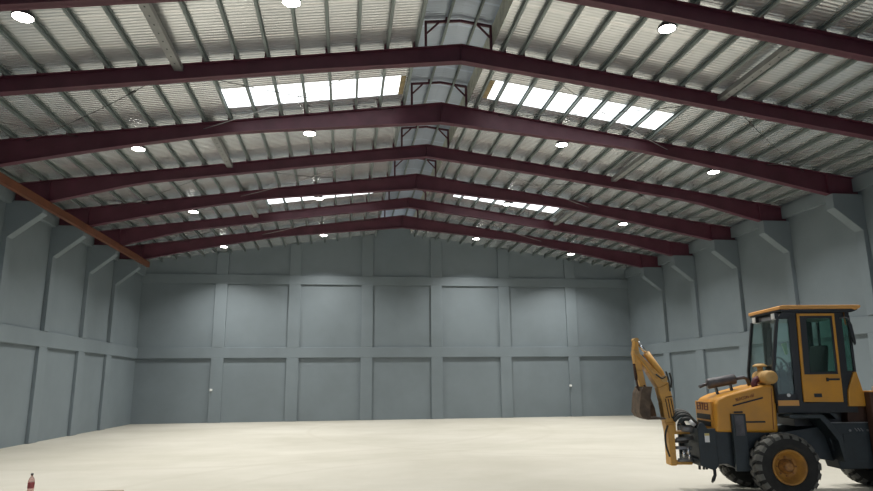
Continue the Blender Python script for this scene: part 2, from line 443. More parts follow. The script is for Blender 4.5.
# ridge vent frames on the rafters
def ridge_frame(y, label):
    r = empty('ridge_frame', (RX, y, RZ)); tag(r, label, 'roof frame', 'maroon ridge vent frames')
    xa, xb = FX0 - RX, FX1 - RX; s = .05
    for x, nm in ((xa, 'post'), (xb, 'post')):
        p = MB(); p.box(x - s / 2, x + s / 2, -s / 2, s / 2, ztop(x + RX) - RZ, .50); p.build(nm, M['maroon'], r)
    p = MB(); p.bar((xa - .02, 0, .50), (0, 0, .585), s, s, (0, 1, 0)); p.bar((0, 0, .585), (xb + .02, 0, .50), s, s, (0, 1, 0))
    p.box(2.03 - RX - .03, 2.03 - RX + .03, -.04, .04, .53, .635); p.box(2.66 - RX - .03, 2.66 - RX + .03, -.04, .04, .53, .635)
    p.build('top_bar', M['maroon'], r)
    for x, d in ((xa, 1), (xb, -1)):
        p = MB(); p.bar((x, 0, .22), (x + d * .30, 0, .53), .035, .035, (0, 1, 0)); p.build('knee_brace', M['maroon'], r)
FL = ['maroon ridge vent frame out of the top of the view', 'maroon ridge vent frame standing on the rafter in front of the nearer skylights',
      'maroon ridge vent frame standing on the rafter behind the nearer skylights', 'maroon ridge vent frame on the slender middle rafter',
      'maroon ridge vent frame on the rafter in front of the farther skylights', 'maroon ridge vent frame on the rafter behind the farther skylights',
      'maroon ridge vent frame on the rafter nearest the back wall']
for i, y in enumerate(RY):
    if i: ridge_frame(y, FL[i])

# perforated struts between pairs of rafters
BAY = {0: 'before the nearer skylights', 2: 'behind the nearer skylights', 4: 'by the farther skylights'}
for i, wh in BAY.items():
    for x, sd in ((-3.37, 'left'), (8.17, 'right')):
        L0, L1 = RY[i] + .02, RY[i + 1] - .10
        p = MB(); zc = ztop(x) - .115
        p.box(-.085, .085, 0, L1 - L0 + .1, -.008, 0)
        for sx in (-.085, .079): p.box(sx, sx + .006, 0, L1 - L0 + .1, 0, .10)
        p.mi = 1
        n = int((L1 - L0) / .28)
        for k in range(n):
            p.box(-.012, .012, .12 + k * .28, .16 + k * .28, -.011, -.007)
        tag(p.build('roof_strut', [M['strut'], M['dark']], loc=(x, L0 + .05, zc)), 'punched steel roof strut %s of the ridge, %s' % (sd, wh), 'strut', 'steel struts between rafters')

# bracing rods in the roof plane
def rod(p, q, label, m='rod', buckle=True):
    p = Vector(p); q = Vector(q); n = 14
    path = [p.lerp(q, k / n) - Vector((0, 0, .10 * 4 * (k / n) * (1 - k / n))) for k in range(n + 1)]
    b = MB(); b.tube([v - p for v in path], .009, 6)
    if buckle:
        a, c2 = path[3] - p, path[4] - p
        b.tube([a.lerp(c2, .2), a.lerp(c2, .8)], .024, 8)
    tag(b.build('brace_rod', M[m], loc=p), label, 'brace rod', 'roof bracing rods')
def zb(x): return ztop(x) - .06
for i, wh in ((1, 'by the nearer skylights'), (3, 'midway down the hall'), (5, 'nearest the back wall')):
    y0, y1 = RY[i] + .02, RY[i + 1] - .02
    for sd in ('left', 'right'):
        X = (lambda v: v) if sd == 'left' else (lambda v: 4.92 - v)
        nm = ('thin dark outward rod with turnbuckle', 'thin dark rod rising to the ridge', 'thin dark rod at the eaves', 'thin pale rod falling from the ridge')
        segs = [(-3.48, -7.4), (-3.48, 1.1), (-8.5, -6.3), (1.1, -3.48)]
        for j, (a, b) in enumerate(segs):
            xa, xb2 = X(a), X(b)
            rod((xa, y0, zb(xa)), (xb2, y1, zb(xb2) if j != 3 else zb(xb2) - .08), '%s, %s of the ridge, %s' % (nm[j], sd, wh), 'rodl' if j == 3 else 'rod', j == 0)

# orange longitudinal beam on the left bracket tips
b = MB()
b.box(-.06, .06, 0, 18.9, -.105, -.09); b.box(-.06, .06, 0, 18.9, .09, .105); b.box(-.06, -.045, 0, 18.9, -.09, .09); b.box(.03, .045, 0, 18.9, -.09, .09)
tag(b.build('crane_beam', M['orange'], loc=(-8.17, 8.3, 6.40)), 'long rusty orange steel beam running along the left bracket tips', 'beam').rotation_euler.z = -.012

# high-bay lamps
LXS = [-5.2, -1.02, 5.78, 10.18]; LYS = [10.2, 16.2, 22.3, 28.1]
POWER = 206
def SGN(x): return 1 if x < RX else -1
def lamp_thing(x, y, label):
    z = ztop(x) - .17
    r = empty('high_bay_lamp', (x, y, z)); tag(r, label, 'ceiling lamp', 'high-bay lamps under the roof')
    p = MB(); p.lathe([(.04, .14), (.09, .13), (.10, .09), (.155, .06), (.165, .02), (.165, 0), (.15, -.005)], seg=28)
    p.build('housing', M['lamp'], r)
    p = MB(); p.lathe([(.148, -.004), (.148, -.012), (.10, -.022), (.03, -.026)], seg=28); p.build('lens', M['lens'], r)
    p = MB(); p.tube([(0, 0, .13), (0, 0, .16)], .012, 8); p.bar((-.33, 0, .160 - .33 * SL * SGN(x)), (.33, 0, .160 + .33 * SL * SGN(x)), .03, .016); p.build('hanger', M['galv'], r)
    ld = bpy.data.lights.new('lamp_light', 'AREA'); ld.shape = 'DISK'; ld.size = .28; ld.energy = POWER; ld.color = (1.0, .98, .93); ld.spread = math.radians(125)
    lo = bpy.data.objects.new('lamp_light', ld); C.objects.link(lo); lo.parent = r; lo.location = (0, 0, -.032)
rowname = ['row nearest the camera', 'row behind the nearer skylights', 'row by the farther skylights', 'row nearest the back wall']
colname = ['leftmost', 'second from the left', 'second from the right', 'rightmost']
for j, y in enumerate(LYS):
    for i, x in enumerate(LXS):
        lamp_thing(x, y, 'glowing round high-bay lamp, %s in the %s' % (colname[i], rowname[j]))

# ------------------------------------------------------------------ small things on the floor
r = empty('plastic_bottle', (-4.80, 11.42, 0)); tag(r, 'small clear drink bottle with red label standing on the floor at left', 'bottle')
p = MB(); p.lathe([(.040, 0), (.047, .01), (.047, .06), (.044, .072), (.047, .085), (.047, .165), (.040, .20), (.020, .235), (.015, .245), (.015, .262)], seg=24); p.build('bottle_body', M['bottle'], r)
p = MB(); p.lathe([(.0478, .066), (.0482, .068), (.0482, .150), (.0478, .152)], seg=24); p.build('label_band', M['redlabel'], r)
p = MB(); p.lathe([(.018, .255), (.019, .257), (.019, .283), (.017, .285)], seg=20); p.build('cap', M['cap'], r)
b = MB(); b.side([(-.47, 0), (.47, 0), (.47, .028), (-.43, .03)], -.5, 0)
tag(b.build('floor_board', M['board'], loc=(-3.83, 11.22, 0), bevel=.004), 'flat weathered brown board lying on the floor at the lower left edge', 'board')

# ------------------------------------------------------------------ the backhoe loader
BH = empty('backhoe_loader', (5.90, 8.447, 0), math.radians(-10))
tag(BH, 'small yellow and black backhoe loader with glazed cab parked on the right of the hall', 'backhoe loader')
NC = .80                                    # centre line of the machine
def part(mb, name, m, parent=None, bevel=0, label=None):
    o = mb.build(name, m, parent or BH, bevel)
    if label: o['label'] = label
    return o

# wheels
def wheel(sc, n0, outer):
    """n0: side position of outer face, outer = -1 (near side) or 1"""
    R, W = .440, .34
    d = -outer                               # direction from the outer face inwards
    tm = MB()
    prof = [(.225, .045), (.235, .02), (.30, .0), (.365, .012), (.405, .035), (.418, .06), (.418, W - .06), (.405, W - .035), (.365, W - .012), (.30, W), (.235, W - .02), (.225, W - .045)]
    prof = [(a, b * d) for a, b in prof]
    tm.lathe(prof, axis='y', seg=48, caps=False)
    tm.mi = 1
    N = 20
    for k in range(N):
        for half in (0, 1):
            a = 2 * PI * (k + .5 * half) / N
            rad = Vector((math.cos(a), 0, math.sin(a))); tan = Vector((-math.sin(a), 0, math.cos(a))); ax = Vector((0, d, 0))
            ya, yb = (.012, W * .50) if half == 0 else (W - .012, W * .50)
            hw = .040
            # shoulder block that folds over the edge and a slanted lug to the middle
            P = [rad * .372 + ax * ya, rad * .412 + ax * (ya + (.012 if half == 0 else -.012)), rad * R + ax * (ya + (.05 if half == 0 else -.05)),
                 rad * R + ax * yb, rad * .41 + ax * yb]
            sh = [tan * 0] * 3 + [tan * .045] * 2
            pts = [p + q - tan * hw for p, q in zip(P, sh)]
            tm.quad_prism(pts, tan * hw * 2)
    t = tm.build('tyre', [M['tyre'], M['tread']], BH)
    t.location = (sc, n0, R)
    rm = MB()
    rm.lathe([(.232, .05 * d), (.232, .012 * d), (.215, .006 * d), (.205, .03 * d), (.185, .045 * d), (.165, .13 * d), (.10, .145 * d), (.02, .145 * d)], axis='y', seg=40, caps=False)
    ro = rm.build('rim', M['rim'], t)
    hb = MB(); hb.lathe([(.10, .15 * d), (.10, .11 * d), (.07, .10 * d), (.066, .045 * d), (.05, .03 * d)], axis='y', seg=24)
    for k in range(8):
        a = 2 * PI * k / 8; hb.tube([(.125 * math.cos(a), .145 * d, .125 * math.sin(a)), (.125 * math.cos(a), .115 * d, .125 * math.sin(a))], .013, 6)
    hb.build('hub', M['hub'], t)
    return t
for sc in (.08, 1.95):
    wheel(sc, 0.0, -1); wheel(sc, 1.60, 1)
# axles
p = MB(); p.tube([(.055, .2, .44), (.055, 1.4, .44)], .075, 14); p.lathe([(.08, .62), (.17, .70), (.17, .90), (.08, .98)], (.055, 0, .44), 'y', 20)
p.tube([(1.95, .2, .44), (1.95, 1.4, .44)], .075, 14); part(p, 'axle', M['dark'])

# hood
h = MB(); h.side([(-.70, .885), (-.665, 1.27), (-.635, 1.335), (-.50, 1.395), (.02, 1.525), (.12, 1.535), (.19, 1.505), (.165, .87)], .42, 1.20)
hood = part(h, 'hood', M['yellow'], bevel=.035); hood.location = (-.05, -.12, 0)
def on_hood(p, q, wd):
    m = MB(); m.bar((p[0], .416, p[1]), (q[0], .416, q[1]), .012, wd, (0, 0, 1)); return m
s = on_hood((-.436, 1.245), (-.007, 1.352), .020); part(s, 'hood_slot', M['black'], hood)
s = on_hood((-.333, 1.02), (-.009, 1.021), .022); part(s, 'hood_slot', M['black'], hood)
s = on_hood((-.43, 1.155), (-.31, 1.158), .022); part(s, 'hood_slot', M['black'], hood)
s = on_hood((.095, .92), (.125, 1.48), .006); part(s, 'hood_seam', M['brownletter'], hood)
# lettering along the hood
def text_mesh(txt, size, m, parent, name, loc, rot, ext=.003, sx=1):
    cu = bpy.data.curves.new(name, 'FONT'); cu.body = txt; cu.size = size; cu.extrude = ext
    to = bpy.data.objects.new(name + '_tmp', cu); C.objects.link(to)
    dg = bpy.context.evaluated_depsgraph_get()
    me = bpy.data.meshes.new_from_object(to.evaluated_get(dg))
    bpy.data.objects.remove(to)
    me.materials.clear(); me.materials.append(m)
    o = bpy.data.objects.new(name, me); C.objects.link(o); o.parent = parent
    o.location = loc; o.rotation_euler = rot; o.scale = (sx, 1, 1)
    return o
text_mesh('BEACON 16F', .062, M['brownletter'], hood, 'lettering', (-.385, .417, 1.302), (PI / 2, math.radians(-14.5), 0), sx=.78)
# grille on the nose
def nose(z): return -.70 + (z - .885) / (1.27 - .885) * .035
g = MB(); g.front([(.50, .93), (1.12, .93), (1.12, 1.30), (.50, 1.30)], nose(1.1) - .024, nose(1.1) + .02)
grille = part(g, 'grille', M['yellow'], bevel=.008); grille.location = (-.05, -.08, 0)
for z0, z1 in ((1.045, 1.12), (.95, 1.02)):
    g = MB(); g.front([(.54, z0), (1.08, z0), (1.08, z1), (.54, z1)], nose(1.1) - .030, nose(1.1) - .02)
    for zz in (z0 + .025, z0 + .05): g.front([(.54, zz), (1.08, zz), (1.08, zz + .005), (.54, zz + .005)], nose(1.1) - .034, nose(1.1) - .028)
    part(g, 'grille_slot', M['black'], grille)
# illegible dark red characters on the nose plate, built as strokes
g = MB()
xn = nose(1.1) - .027
def st(y0, y1, z0, z1): g.front([(y0, z0), (y1, z0), (y1, z1), (y0, z1)], xn - .004, xn + .004)
for a, w_ in ((.90, .15), (.60, .15)):
    st(a, a + w_, 1.265, 1.28); st(a, a + w_, 1.175, 1.19); st(a, a + .025, 1.175, 1.28); st(a + w_ - .025, a + w_, 1.175, 1.28); st(a, a + w_, 1.222, 1.234)
st(.805, .835, 1.175, 1.28); st(.78, .86, 1.265, 1.28)
part(g, 'nose_lettering', M['red'], grille)

# chassis
c = MB(); c.side([(-.82, .90), (.20, .88), (.75, .95), (1.25, .95), (2.5, .95), (2.5, .5), (1.3, .42), (.35, .55), (-.25, .45), (-.44, .36), (-.62, .45), (-.82, .44)], .35, 1.20)
chassis = part(c, 'chassis', M['dark'], bevel=.012)
# plate bolted to the chassis beside the hood (stabiliser housing)
c = MB(); c.box(-.49, -.295, .345, .41, .36, 1.135); st_ = part(c, 'stabiliser', M['dark'], bevel=.008); st_.location = (-.05, -.10, 0)
c = MB(); c.box(-.455, -.33, .335, .35, .84, 1.115); part(c, 'inner_tube', M['muffler'], st_)
# swing frame
c = MB()
c.side([(-.995, .43), (-.80, .36), (-.74, .43), (-.74, .93), (-.86, .93), (-.90, 1.01), (-.955, 1.01), (-.995, .93)], .345, .39)
c.side([(-.995, .43), (-.80, .36), (-.74, .43), (-.74, .93), (-.86, .93), (-.90, 1.01), (-.955, 1.01), (-.995, .93)], 1.21, 1.255)
c.box(-.99, -.90, .39, 1.21, .42, .50); c.box(-.99, -.90, .39, 1.21, .83, .92); c.box(-.92, -.88, .39, 1.21, .45, .90)
swing = part(c, 'swing_frame', M['dark'], bevel=.008)
c = MB(); c.box(-.905, -.84, .338, .345, .745, .868); part(c, 'warning_label', M['white'], swing, label='white label plate')
c = MB(); c.box(-.905, -.84, .336, .3385, .835, .868); part(c, 'label_header', M['labely'], swing, label='yellow header of the label')
c = MB(); c.tube([(-.80, .37, .40), (-.80, .37, .30), (-.83, .37, .235), (-.85, .37, .20)], [.022, .022, .024, .012], 10); part(c, 'tow_hook', M['black'], swing)
c = MB()
for s_ in (-.96, -.90, -.86): c.tube([(s_, .5, .43), (s_, .5, .36)], .018, 8)
part(c, 'bolts', M['black'], swing)

# backhoe: kingpost, boom, dipper, bucket, cylinders
BN = .80
k = MB(); k.box(-1.305, -1.215, BN - .12, BN + .12, .39, .97); k.box(-1.30, -.98, BN - .10, BN + .10, .40, .445); k.box(-1.30, -.98, BN - .10, BN + .10, .83, .87)
king = part(k, 'kingpost', M['boomy'], bevel=.012)
k = MB(); k.box(-1.21, -1.0, BN - .16, BN - .06, .62, .66); k.tube([(-1.20, BN - .13, .76), (-.96, BN - .13, .78)], .028, 12); k.tube([(-1.20, BN - .13, .47), (-.96, BN - .13, .47)], .026, 12)
k.tube([(-1.20, BN + .10, .72), (-.96, BN + .10, .72)], .028, 12)
part(k, 'swing_cylinder', M['steel'], king)
k = MB()
for s_, z_ in ((-1.13, .56), (-1.06, .60), (-1.05, .53)): k.tube([(s_, BN - .17, z_ - .05), (s_ + .01, BN - .17, z_ + .05)], .022, 8)
part(k, 'fittings', M['chrome'], king)
def plate_chain(pts, wds, n0, n1):
    """polygon side outline of an arm following pts with widths"""
    L, R_ = [], []
    P = [Vector((a, b)) for a, b in pts]
    for i, p in enumerate(P):
        d = (P[min(i + 1, len(P) - 1)] - P[max(i - 1, 0)]).normalized(); nn = Vector((-d.y, d.x))
        L.append(p + nn * wds[i] / 2); R_.append(p - nn * wds[i] / 2)
    m = MB()
    for i in range(len(P) - 1):
        m.side([tuple(L[i]), tuple(L[i + 1]), tuple(R_[i + 1]), tuple(R_[i])], n0, n1)
    return m
m = plate_chain([(-1.245, .86), (-1.255, 1.0), (-1.275, 1.30), (-1.315, 1.53), (-1.49, 1.77), (-1.67, 2.01)], [.13, .15, .17, .18, .10, .055], BN - .10, BN + .10)
boom = part(m, 'boom', M['boomy'], bevel=.010)
# stiffening ribs and dark gaps on the lower boom
m = MB()
for ds in (-.035, .005, .045): m.bar((-1.235 + ds, BN - .103, 1.06), (-1.27 + ds, BN - .103, 1.34), .012, .012, (0, 1, 0))
m.bar((-1.30, BN - .103, 1.36), (-1.20, BN - .103, 1.375), .012, .014, (0, 0, 1))
part(m, 'boom_slots', M['brown'], boom)
m = MB(); m.bar((-1.40, BN - .108, 1.64), (-1.72, BN - .108, 2.07), .02, .025, (0, 1, 0)); part(m, 'boom_rib', M['tan'], boom)
# dipper cylinder above the boom
m = MB(); m.tube([(-1.29, BN - .03, 1.67), (-1.325, BN - .03, 1.72), (-1.52, BN - .03, 2.02)], [.035, .052, .052], 16)
cyl = part(m, 'dipper_cylinder', M['boomy'])
m = MB(); m.tube([(-1.51, BN - .03, 2.005), (-1.65, BN - .03, 2.205)], .026, 12); part(m, 'piston_rod', M['chrome'], cyl, label='silver piston rod')
for a_, b_, h_, r_ in ((-1.30, 1.63, .12, .05), (-1.665, 2.215, .10, .032), (-1.675, 2.02, .12, .036)):
    m = MB(); m.tube([(a_, BN - h_, b_), (a_, BN + h_, b_)], r_, 14); part(m, 'pivot_pin', M['tan'], boom)
m = plate_chain([(-1.665, 2.23), (-1.675, 2.02), (-1.645, 1.75), (-1.60, 1.50)], [.045, .09, .095, .085], BN - .075, BN + .075)
dip = part(m, 'dipper', M['boomy'], bevel=.010)
m = MB(); m.tube([(-1.715, BN - .05, 1.86), (-1.70, BN - .05, 1.62)], .022, 12); m.tube([(-1.70, BN - .05, 1.62), (-1.68, BN - .05, 1.50)], .016, 10); part(m, 'bucket_cylinder', M['brown'], dip)
m = MB(); m.bar((-1.72, BN - .09, 1.52), (-1.66, BN - .09, 1.44), .02, .04, (0, 1, 0)); m.bar((-1.60, BN - .09, 1.54), (-1.55, BN - .09, 1.46), .02, .03, (0, 1, 0)); part(m, 'bucket_link', M['brown'], dip)
# bucket: curved shell, side plates, teeth
outer = [(-1.52, 1.52), (-1.65, 1.52), (-1.695, 1.43), (-1.715, 1.30), (-1.735, 1.15), (-1.70, 1.08), (-1.62, 1.045), (-1.36, 1.05)]
inner = [(-1.525, 1.495), (-1.635, 1.495), (-1.67, 1.42), (-1.69, 1.30), (-1.71, 1.16), (-1.685, 1.10), (-1.615, 1.068), (-1.36, 1.07)]
m = MB()
for i in range(len(outer) - 1): m.side([outer[i], outer[i + 1], inner[i + 1], inner[i]], BN - .22, BN + .22)
for n0 in (BN - .235, BN + .215):
    m.side(outer + [(-1.38, 1.20), (-1.46, 1.42)] if n0 > BN else outer[:-1] + [(-1.58, 1.06), (-1.575, 1.20), (-1.55, 1.40)], n0, n0 + .02)
buck = part(m, 'bucket', M['bucket'])
for kk in range(4):
    m = MB(); n0 = BN - .19 + kk * .11; m.side([(-1.42, 1.04), (-1.33, 1.055), (-1.42, 1.08)], n0, n0 + .05); part(m, 'tooth', M['steel'], buck)
# hoses
def hose(pts, r=.016, name='hydraulic_hose', m='hose'):
    P = [Vector(p) for p in pts]; out = []
    n = 6
    for i in range(len(P) - 1):
        p0, p1, p2, p3 = P[max(i - 1, 0)], P[i], P[i + 1], P[min(i + 2, len(P) - 1)]
        for j in range(n):
            t = j / n
            out.append(.5 * ((2 * p1) + (-p0 + p2) * t + (2 * p0 - 5 * p1 + 4 * p2 - p3) * t * t + (-p0 + 3 * p1 - 3 * p2 + p3) * t ** 3))
    out.append(P[-1]); q = MB(); q.tube(out, r, 8); return part(q, name, M[m])
for dn, dz in ((-.16, .0), (-.11, .03), (-.06, .05), (.0, .06), (.05, .03)):
    hose([(-1.22, BN + dn, 1.02 + dz), (-1.12, BN + dn, 1.10 + dz), (-1.0, BN + dn, 1.08 + dz), (-.90, BN + dn + .02, .97 + dz), (-.78, BN + dn + .05, .93)], .026)
for dn in (-.17, -.20):
    hose([(-1.15, BN + dn, .98), (-1.09, BN + dn, 1.05), (-.98, BN + dn, 1.03), (-.88, BN + dn, .90)], .030)
hose([(-1.31, BN - .14, .96), (-1.355, BN - .14, .84), (-1.36, BN - .14, .68), (-1.32, BN - .14, .52)], .014)
hose([(-1.21, BN - .12, 1.50), (-1.20, BN - .12, 1.62), (-1.22, BN - .12, 1.72)], .014)
hose([(-1.23, BN - .12, 1.45), (-1.24, BN - .13, 1.60), (-1.27, BN - .12, 1.74)], .012)
hose([(-1.28, BN - .11, 1.66), (-1.34, BN - .12, 1.64), (-1.42, BN - .12, 1.70)], .012)
m = MB(); m.tube([(-1.13, BN - .20, .915), (-.95, BN - .20, .90)], .042, 14); part(m, 'swing_cylinder', M['steel'], label='pale grey swing cylinder')
m = MB(); m.tube([(-1.02, BN - .22, 1.03), (-.95, BN - .22, .96)], .03, 10); part(m, 'hose_sleeve', M['white'])

# muffler and intake on the hood
m = MB(); m.lathe([(.03, -.685), (.072, -.67), (.075, -.65), (.075, -.27), (.072, -.255), (.03, -.24)], (0, 0, 0), 'x', 24)
mu = m.build('muffler', M['muffler'], BH); mu.location = (0, .72, 1.585 + .10); mu.rotation_euler = (0, math.radians(-9.5), 0)
mu.location = (0, .72, 1.66)
q = MB(); q.tube([(-.80, 0, -.022), (-.72, 0, -.005), (-.655, 0, 0)], .024, 12); q.build('exhaust_tip', M['muffler'], mu)
q = MB(); q.tube([(-.25, 0, 0), (-.12, 0, 0), (-.08, 0, -.03), (-.06, 0, -.15)], .026, 12); q.build('exhaust_pipe', M['muffler'], mu)
for s_ in (-.56, -.34):
    q = MB(); q.box(s_ - .012, s_ + .012, -.03, .03, -.20, -.055); q.build('bracket', M['dark'], mu)
m = MB(); m.lathe([(.05, -.02), (.082, -.01), (.093, .01), (.093, .12), (.099, .125), (.099, .15), (.093, .155), (.093, .27), (.099, .275), (.099, .30), (.093, .305), (.093, .42), (.06, .44)], (0, 0, 0), 'y', 28)
ac = m.build('air_cleaner', M['tan'], BH); ac.location = (.055, .20, 1.635)
q = MB(); q.tube([(0, .33, .07), (0, .33, .15)], .04, 14); q.lathe([(.03, .15), (.100, .155), (.098, .17), (.06, .195), (.02, .20)], (0, .33, 0), 'z', 28); q.build('pre_cleaner', M['tan'], ac)
q = MB(); q.tube([(-.06, .24, -.01), (-.13, .24, -.04), (-.15, .24, -.09), (-.14, .24, -.16)], .045, 14); q.build('intake_hose', M['redhose'], ac)
q = MB(); q.box(-.03, .03, .12, .17, -.15, -.08); q.box(-.03, .03, .30, .35, -.15, -.08); q.build('cleaner_bracket', M['tan'], ac)

# cab
CN0, CN1 = .25, 1.12
c = MB()
c.side([(.12, 1.14), (1.22, 1.14), (1.22, 1.30), (.12, 1.27)], CN0, CN1)                   # floor frame
c.side([(.255, 2.46), (1.27, 2.48), (1.29, 2.60), (.35, 2.60)], CN0, CN1)                    # header
for n0 in (CN0, CN1 - .05):
    c.side([(.105, 1.27), (.145, 1.27), (.145, 1.73), (.28, 2.48), (.24, 2.48), (.105, 1.73)], n0, n0 + .05)    # front pillar
    c.side([(.375, 1.27), (.50, 1.27), (.535, 2.50), (.415, 2.50)], n0, n0 + .05)                               # middle pillar
    c.side([(1.02, 1.27), (1.155, 1.27), (1.15, 1.72), (1.17, 2.50), (1.05, 2.50)], n0, n0 + .05)               # rear pillar
    c.side([(1.24, 1.70), (1.27, 1.70), (1.285, 2.50), (1.25, 2.50)], n0, n0 + .04)
    c.side([(1.12, 1.30), (1.20, 1.42), (1.27, 1.70), (1.12, 1.72)], n0, n0 + .04)
    c.side([(.12, 1.30), (.42, 1.30), (.42, 1.40), (.12, 1.40)], n0, n0 + .04)
c.box(.105, .145, CN0, CN1, 1.27, 1.50); c.box(1.22, 1.26, CN0, CN1, 1.30, 1.72)
cab = part(c, 'cab_frame', M['cab'], bevel=.006)
c = MB(); c.side([(.27, 2.595), (1.30, 2.59), (1.34, 2.575), (1.40, 2.595), (1.425, 2.625), (1.40, 2.645), (.32, 2.655), (.27, 2.64)], .18, 1.22)
roof = part(c, 'cab_roof', M['rooforange'], bevel=.010)
c = MB(); c.side([(.285, 2.565), (1.28, 2.54), (1.37, 2.57), (1.39, 2.598), (.285, 2.60)], .20, 1.20); part(c, 'roof_lining', M['cab'], roof)
# glazing
def pane(pts, n0, name, m, parent=cab, th=.008):
    q = MB(); q.side(pts, n0, n0 + th); return part(q, name, M[m], parent)
for n0 in (CN0 + .015, CN1 - .03):
    pane([(.145, 1.40), (.39, 1.40), (.425, 2.46), (.27, 2.46), (.145, 1.73)], n0, 'side_glass', 'glass' if n0 < .6 else 'windshield')
    pane([(1.15, 1.72), (1.245, 1.72), (1.255, 2.48), (1.165, 2.48)], n0, 'rear_side_glass', 'glass' if n0 < .6 else 'windshield')
q = MB(); q.quad_prism([Vector((.125, CN0 + .04, 1.50)), Vector((.125, CN1 - .04, 1.50)), Vector((.125, CN1 - .04, 1.73)), Vector((.125, CN0 + .04, 1.73))], (.008, 0, 0))
q.quad_prism([Vector((.125, CN0 + .04, 1.73)), Vector((.125, CN1 - .04, 1.73)), Vector((.258, CN1 - .04, 2.47)), Vector((.258, CN0 + .04, 2.47))], (.008, 0, 0))
part(q, 'windshield', M['windshield'], cab)
q = MB(); q.quad_prism([Vector((1.25, CN0 + .04, 1.72)), Vector((1.25, CN1 - .04, 1.72)), Vector((1.265, CN1 - .04, 2.48)), Vector((1.265, CN0 + .04, 2.48))], (.008, 0, 0)); part(q, 'rear_glass', M['glass'], cab)
# door
def ring(mb, o_, i_, n0, n1):
    for a in range(4):
        b = (a + 1) % 4; mb.side([o_[a], o_[b], i_[b], i_[a]], n0, n1)
dO = [(.478, 1.29), (1.022, 1.285), (1.055, 2.53), (.525, 2.535)]
dI = [(.515, 1.66), (1.008, 1.66), (1.022, 2.495), (.560, 2.497)]
d = MB(); ring(d, [(.492, 1.655), (1.032, 1.655), dO[2], dO[3]], [(.528, 1.67), (.998, 1.67), (1.020, 2.497), (.560, 2.500)], CN0 - .03, CN0)
d.side([(.478, 1.29), (1.022, 1.285), (1.032, 1.66), (.492, 1.66)], CN0 - .03, CN0)
door = part(d, 'door', M['yellow'], bevel=.005)
d = MB(); ring(d, [(.528, 1.67), (.998, 1.67), (1.020, 2.497), (.560, 2.500)], [(.615, 1.70), (.975, 1.70), (.992, 2.46), (.650, 2.463)], CN0 - .022, CN0 - .002); part(d, 'door_glass_frame', M['cab'], door)
pane([(.61, 1.69), (.98, 1.69), (.998, 2.47), (.645, 2.47)], CN0 - .018, 'door_glass', 'glass', door, .006)
d = MB(); d.box(.82, .995, CN0 - .055, CN0 - .03, 1.585, 1.612); d.box(.82, .845, CN0 - .05, CN0 - .03, 1.57, 1.62); part(d, 'door_handle', M['cab'], door)
d = MB(); d.box(.625, .73, CN0 - .036, CN0 - .028, 1.355, 1.405); part(d, 'door_vent', M['cab'], door)
d = MB(); d.box(.128, .41, CN0 - .02, CN0 + .02, 1.24, 1.315); part(d, 'lower_panel', M['rooforange'], cab, label='orange panel under the front side glass')
d = MB(); d.tube([(.285, CN0 + .008, 1.385), (.285, CN0 - .012, 1.385)], .024, 14); part(d, 'round_cap', M['white'], cab, label='small white round cap')
# work lamps on the front of the roof
for n_ in (.93, .31):
    d = MB(); d.box(.225, .275, n_ - .055, n_ + .055, 2.46, 2.55); wl = part(d, 'work_lamp', M['cab'], roof, bevel=.006)
    d = MB(); d.box(.216, .227, n_ - .048, n_ + .048, 2.466, 2.543); part(d, 'lamp_glass', M['lampw'], wl)
    d = MB(); d.box(.23, .27, n_ - .05, n_ + .05, 2.455, 2.461); part(d, 'lamp_rim', M['lampw'], wl)
# mirror at the rear corner
d = MB(); d.tube([(1.13, CN0 - .01, 2.46), (1.18, CN0 - .06, 2.47), (1.21, CN0 - .08, 2.45), (1.215, CN0 - .08, 2.36)], .010, 8); mi = part(d, 'mirror_arm', M['steel'])
d = MB(); d.side([(1.185, 2.40), (1.215, 2.43), (1.245, 2.36), (1.27, 2.10), (1.25, 2.07), (1.22, 2.18)], CN0 - .10, CN0 - .06); part(d, 'mirror', M['cab'], mi, bevel=.006)
d = MB(); d.tube([(1.20, CN0 - .02, 2.36), (1.195, CN0 - .02, 2.54)], .009, 8); part(d, 'aerial', M['hub'], cab)
# visor inside the windshield
d = MB(); d.quad_prism([Vector((.20, .48, 1.93)), Vector((.20, .60, 1.88)), Vector((.27, .64, 2.32)), Vector((.27, .50, 2.36))], (.015, 0, 0)); part(d, 'sun_visor', M['cab'], cab)
# interior
d = MB(); d.side([(.62, 1.30), (.98, 1.30), (.98, 1.55), (.62, 1.58)], .48, .92); d.side([(.88, 1.55), (1.0, 1.55), (1.08, 2.08), (1.0, 2.10)], .50, .90)
part(d, 'seat', M['seat'], bevel=.03)
d = MB(); d.side([(.26, 1.28), (.44, 1.28), (.36, 1.74), (.26, 1.74)], .40, .76); part(d, 'dashboard', M['seat'], bevel=.02)
d = MB(); d.tube([(.30, .66, 1.55), (.44, .66, 1.80)], .018, 10)
cx, cz = .44, 1.80; ringp = []
for kk in range(25):
    a = 2 * PI * kk / 24; ringp.append((cx - .10 * math.sin(a) * .5, .66 + .155 * math.cos(a), cz + .155 * math.sin(a) * .8))
d.tube(ringp, .013, 8); d.bar((cx, .51, cz), (cx, .81, cz), .02, .012); part(d, 'steering_wheel', M['black'])
d = MB()
for n_, s_ in ((.36, .60), (.42, .60), (.98, .62)):
    d.tube([(s_, n_, 1.45), (s_ - .04, n_, 1.82)], .010, 8); d.lathe([(.004, 1.81), (.02, 1.83), (.02, 1.86), (.004, 1.875)], (s_ - .04, n_, 0), 'z', 12)
part(d, 'levers', M['steel'])
d = MB(); d.side([(.60, 1.30), (.95, 1.30), (.95, 1.78), (.70, 1.80), (.62, 1.70)], .95, 1.06); part(d, 'side_console', M['seat'], bevel=.015)
d = MB(); d.box(.70, .84, .97, 1.05, 1.80, 1.86); part(d, 'control_box', M['steel'])
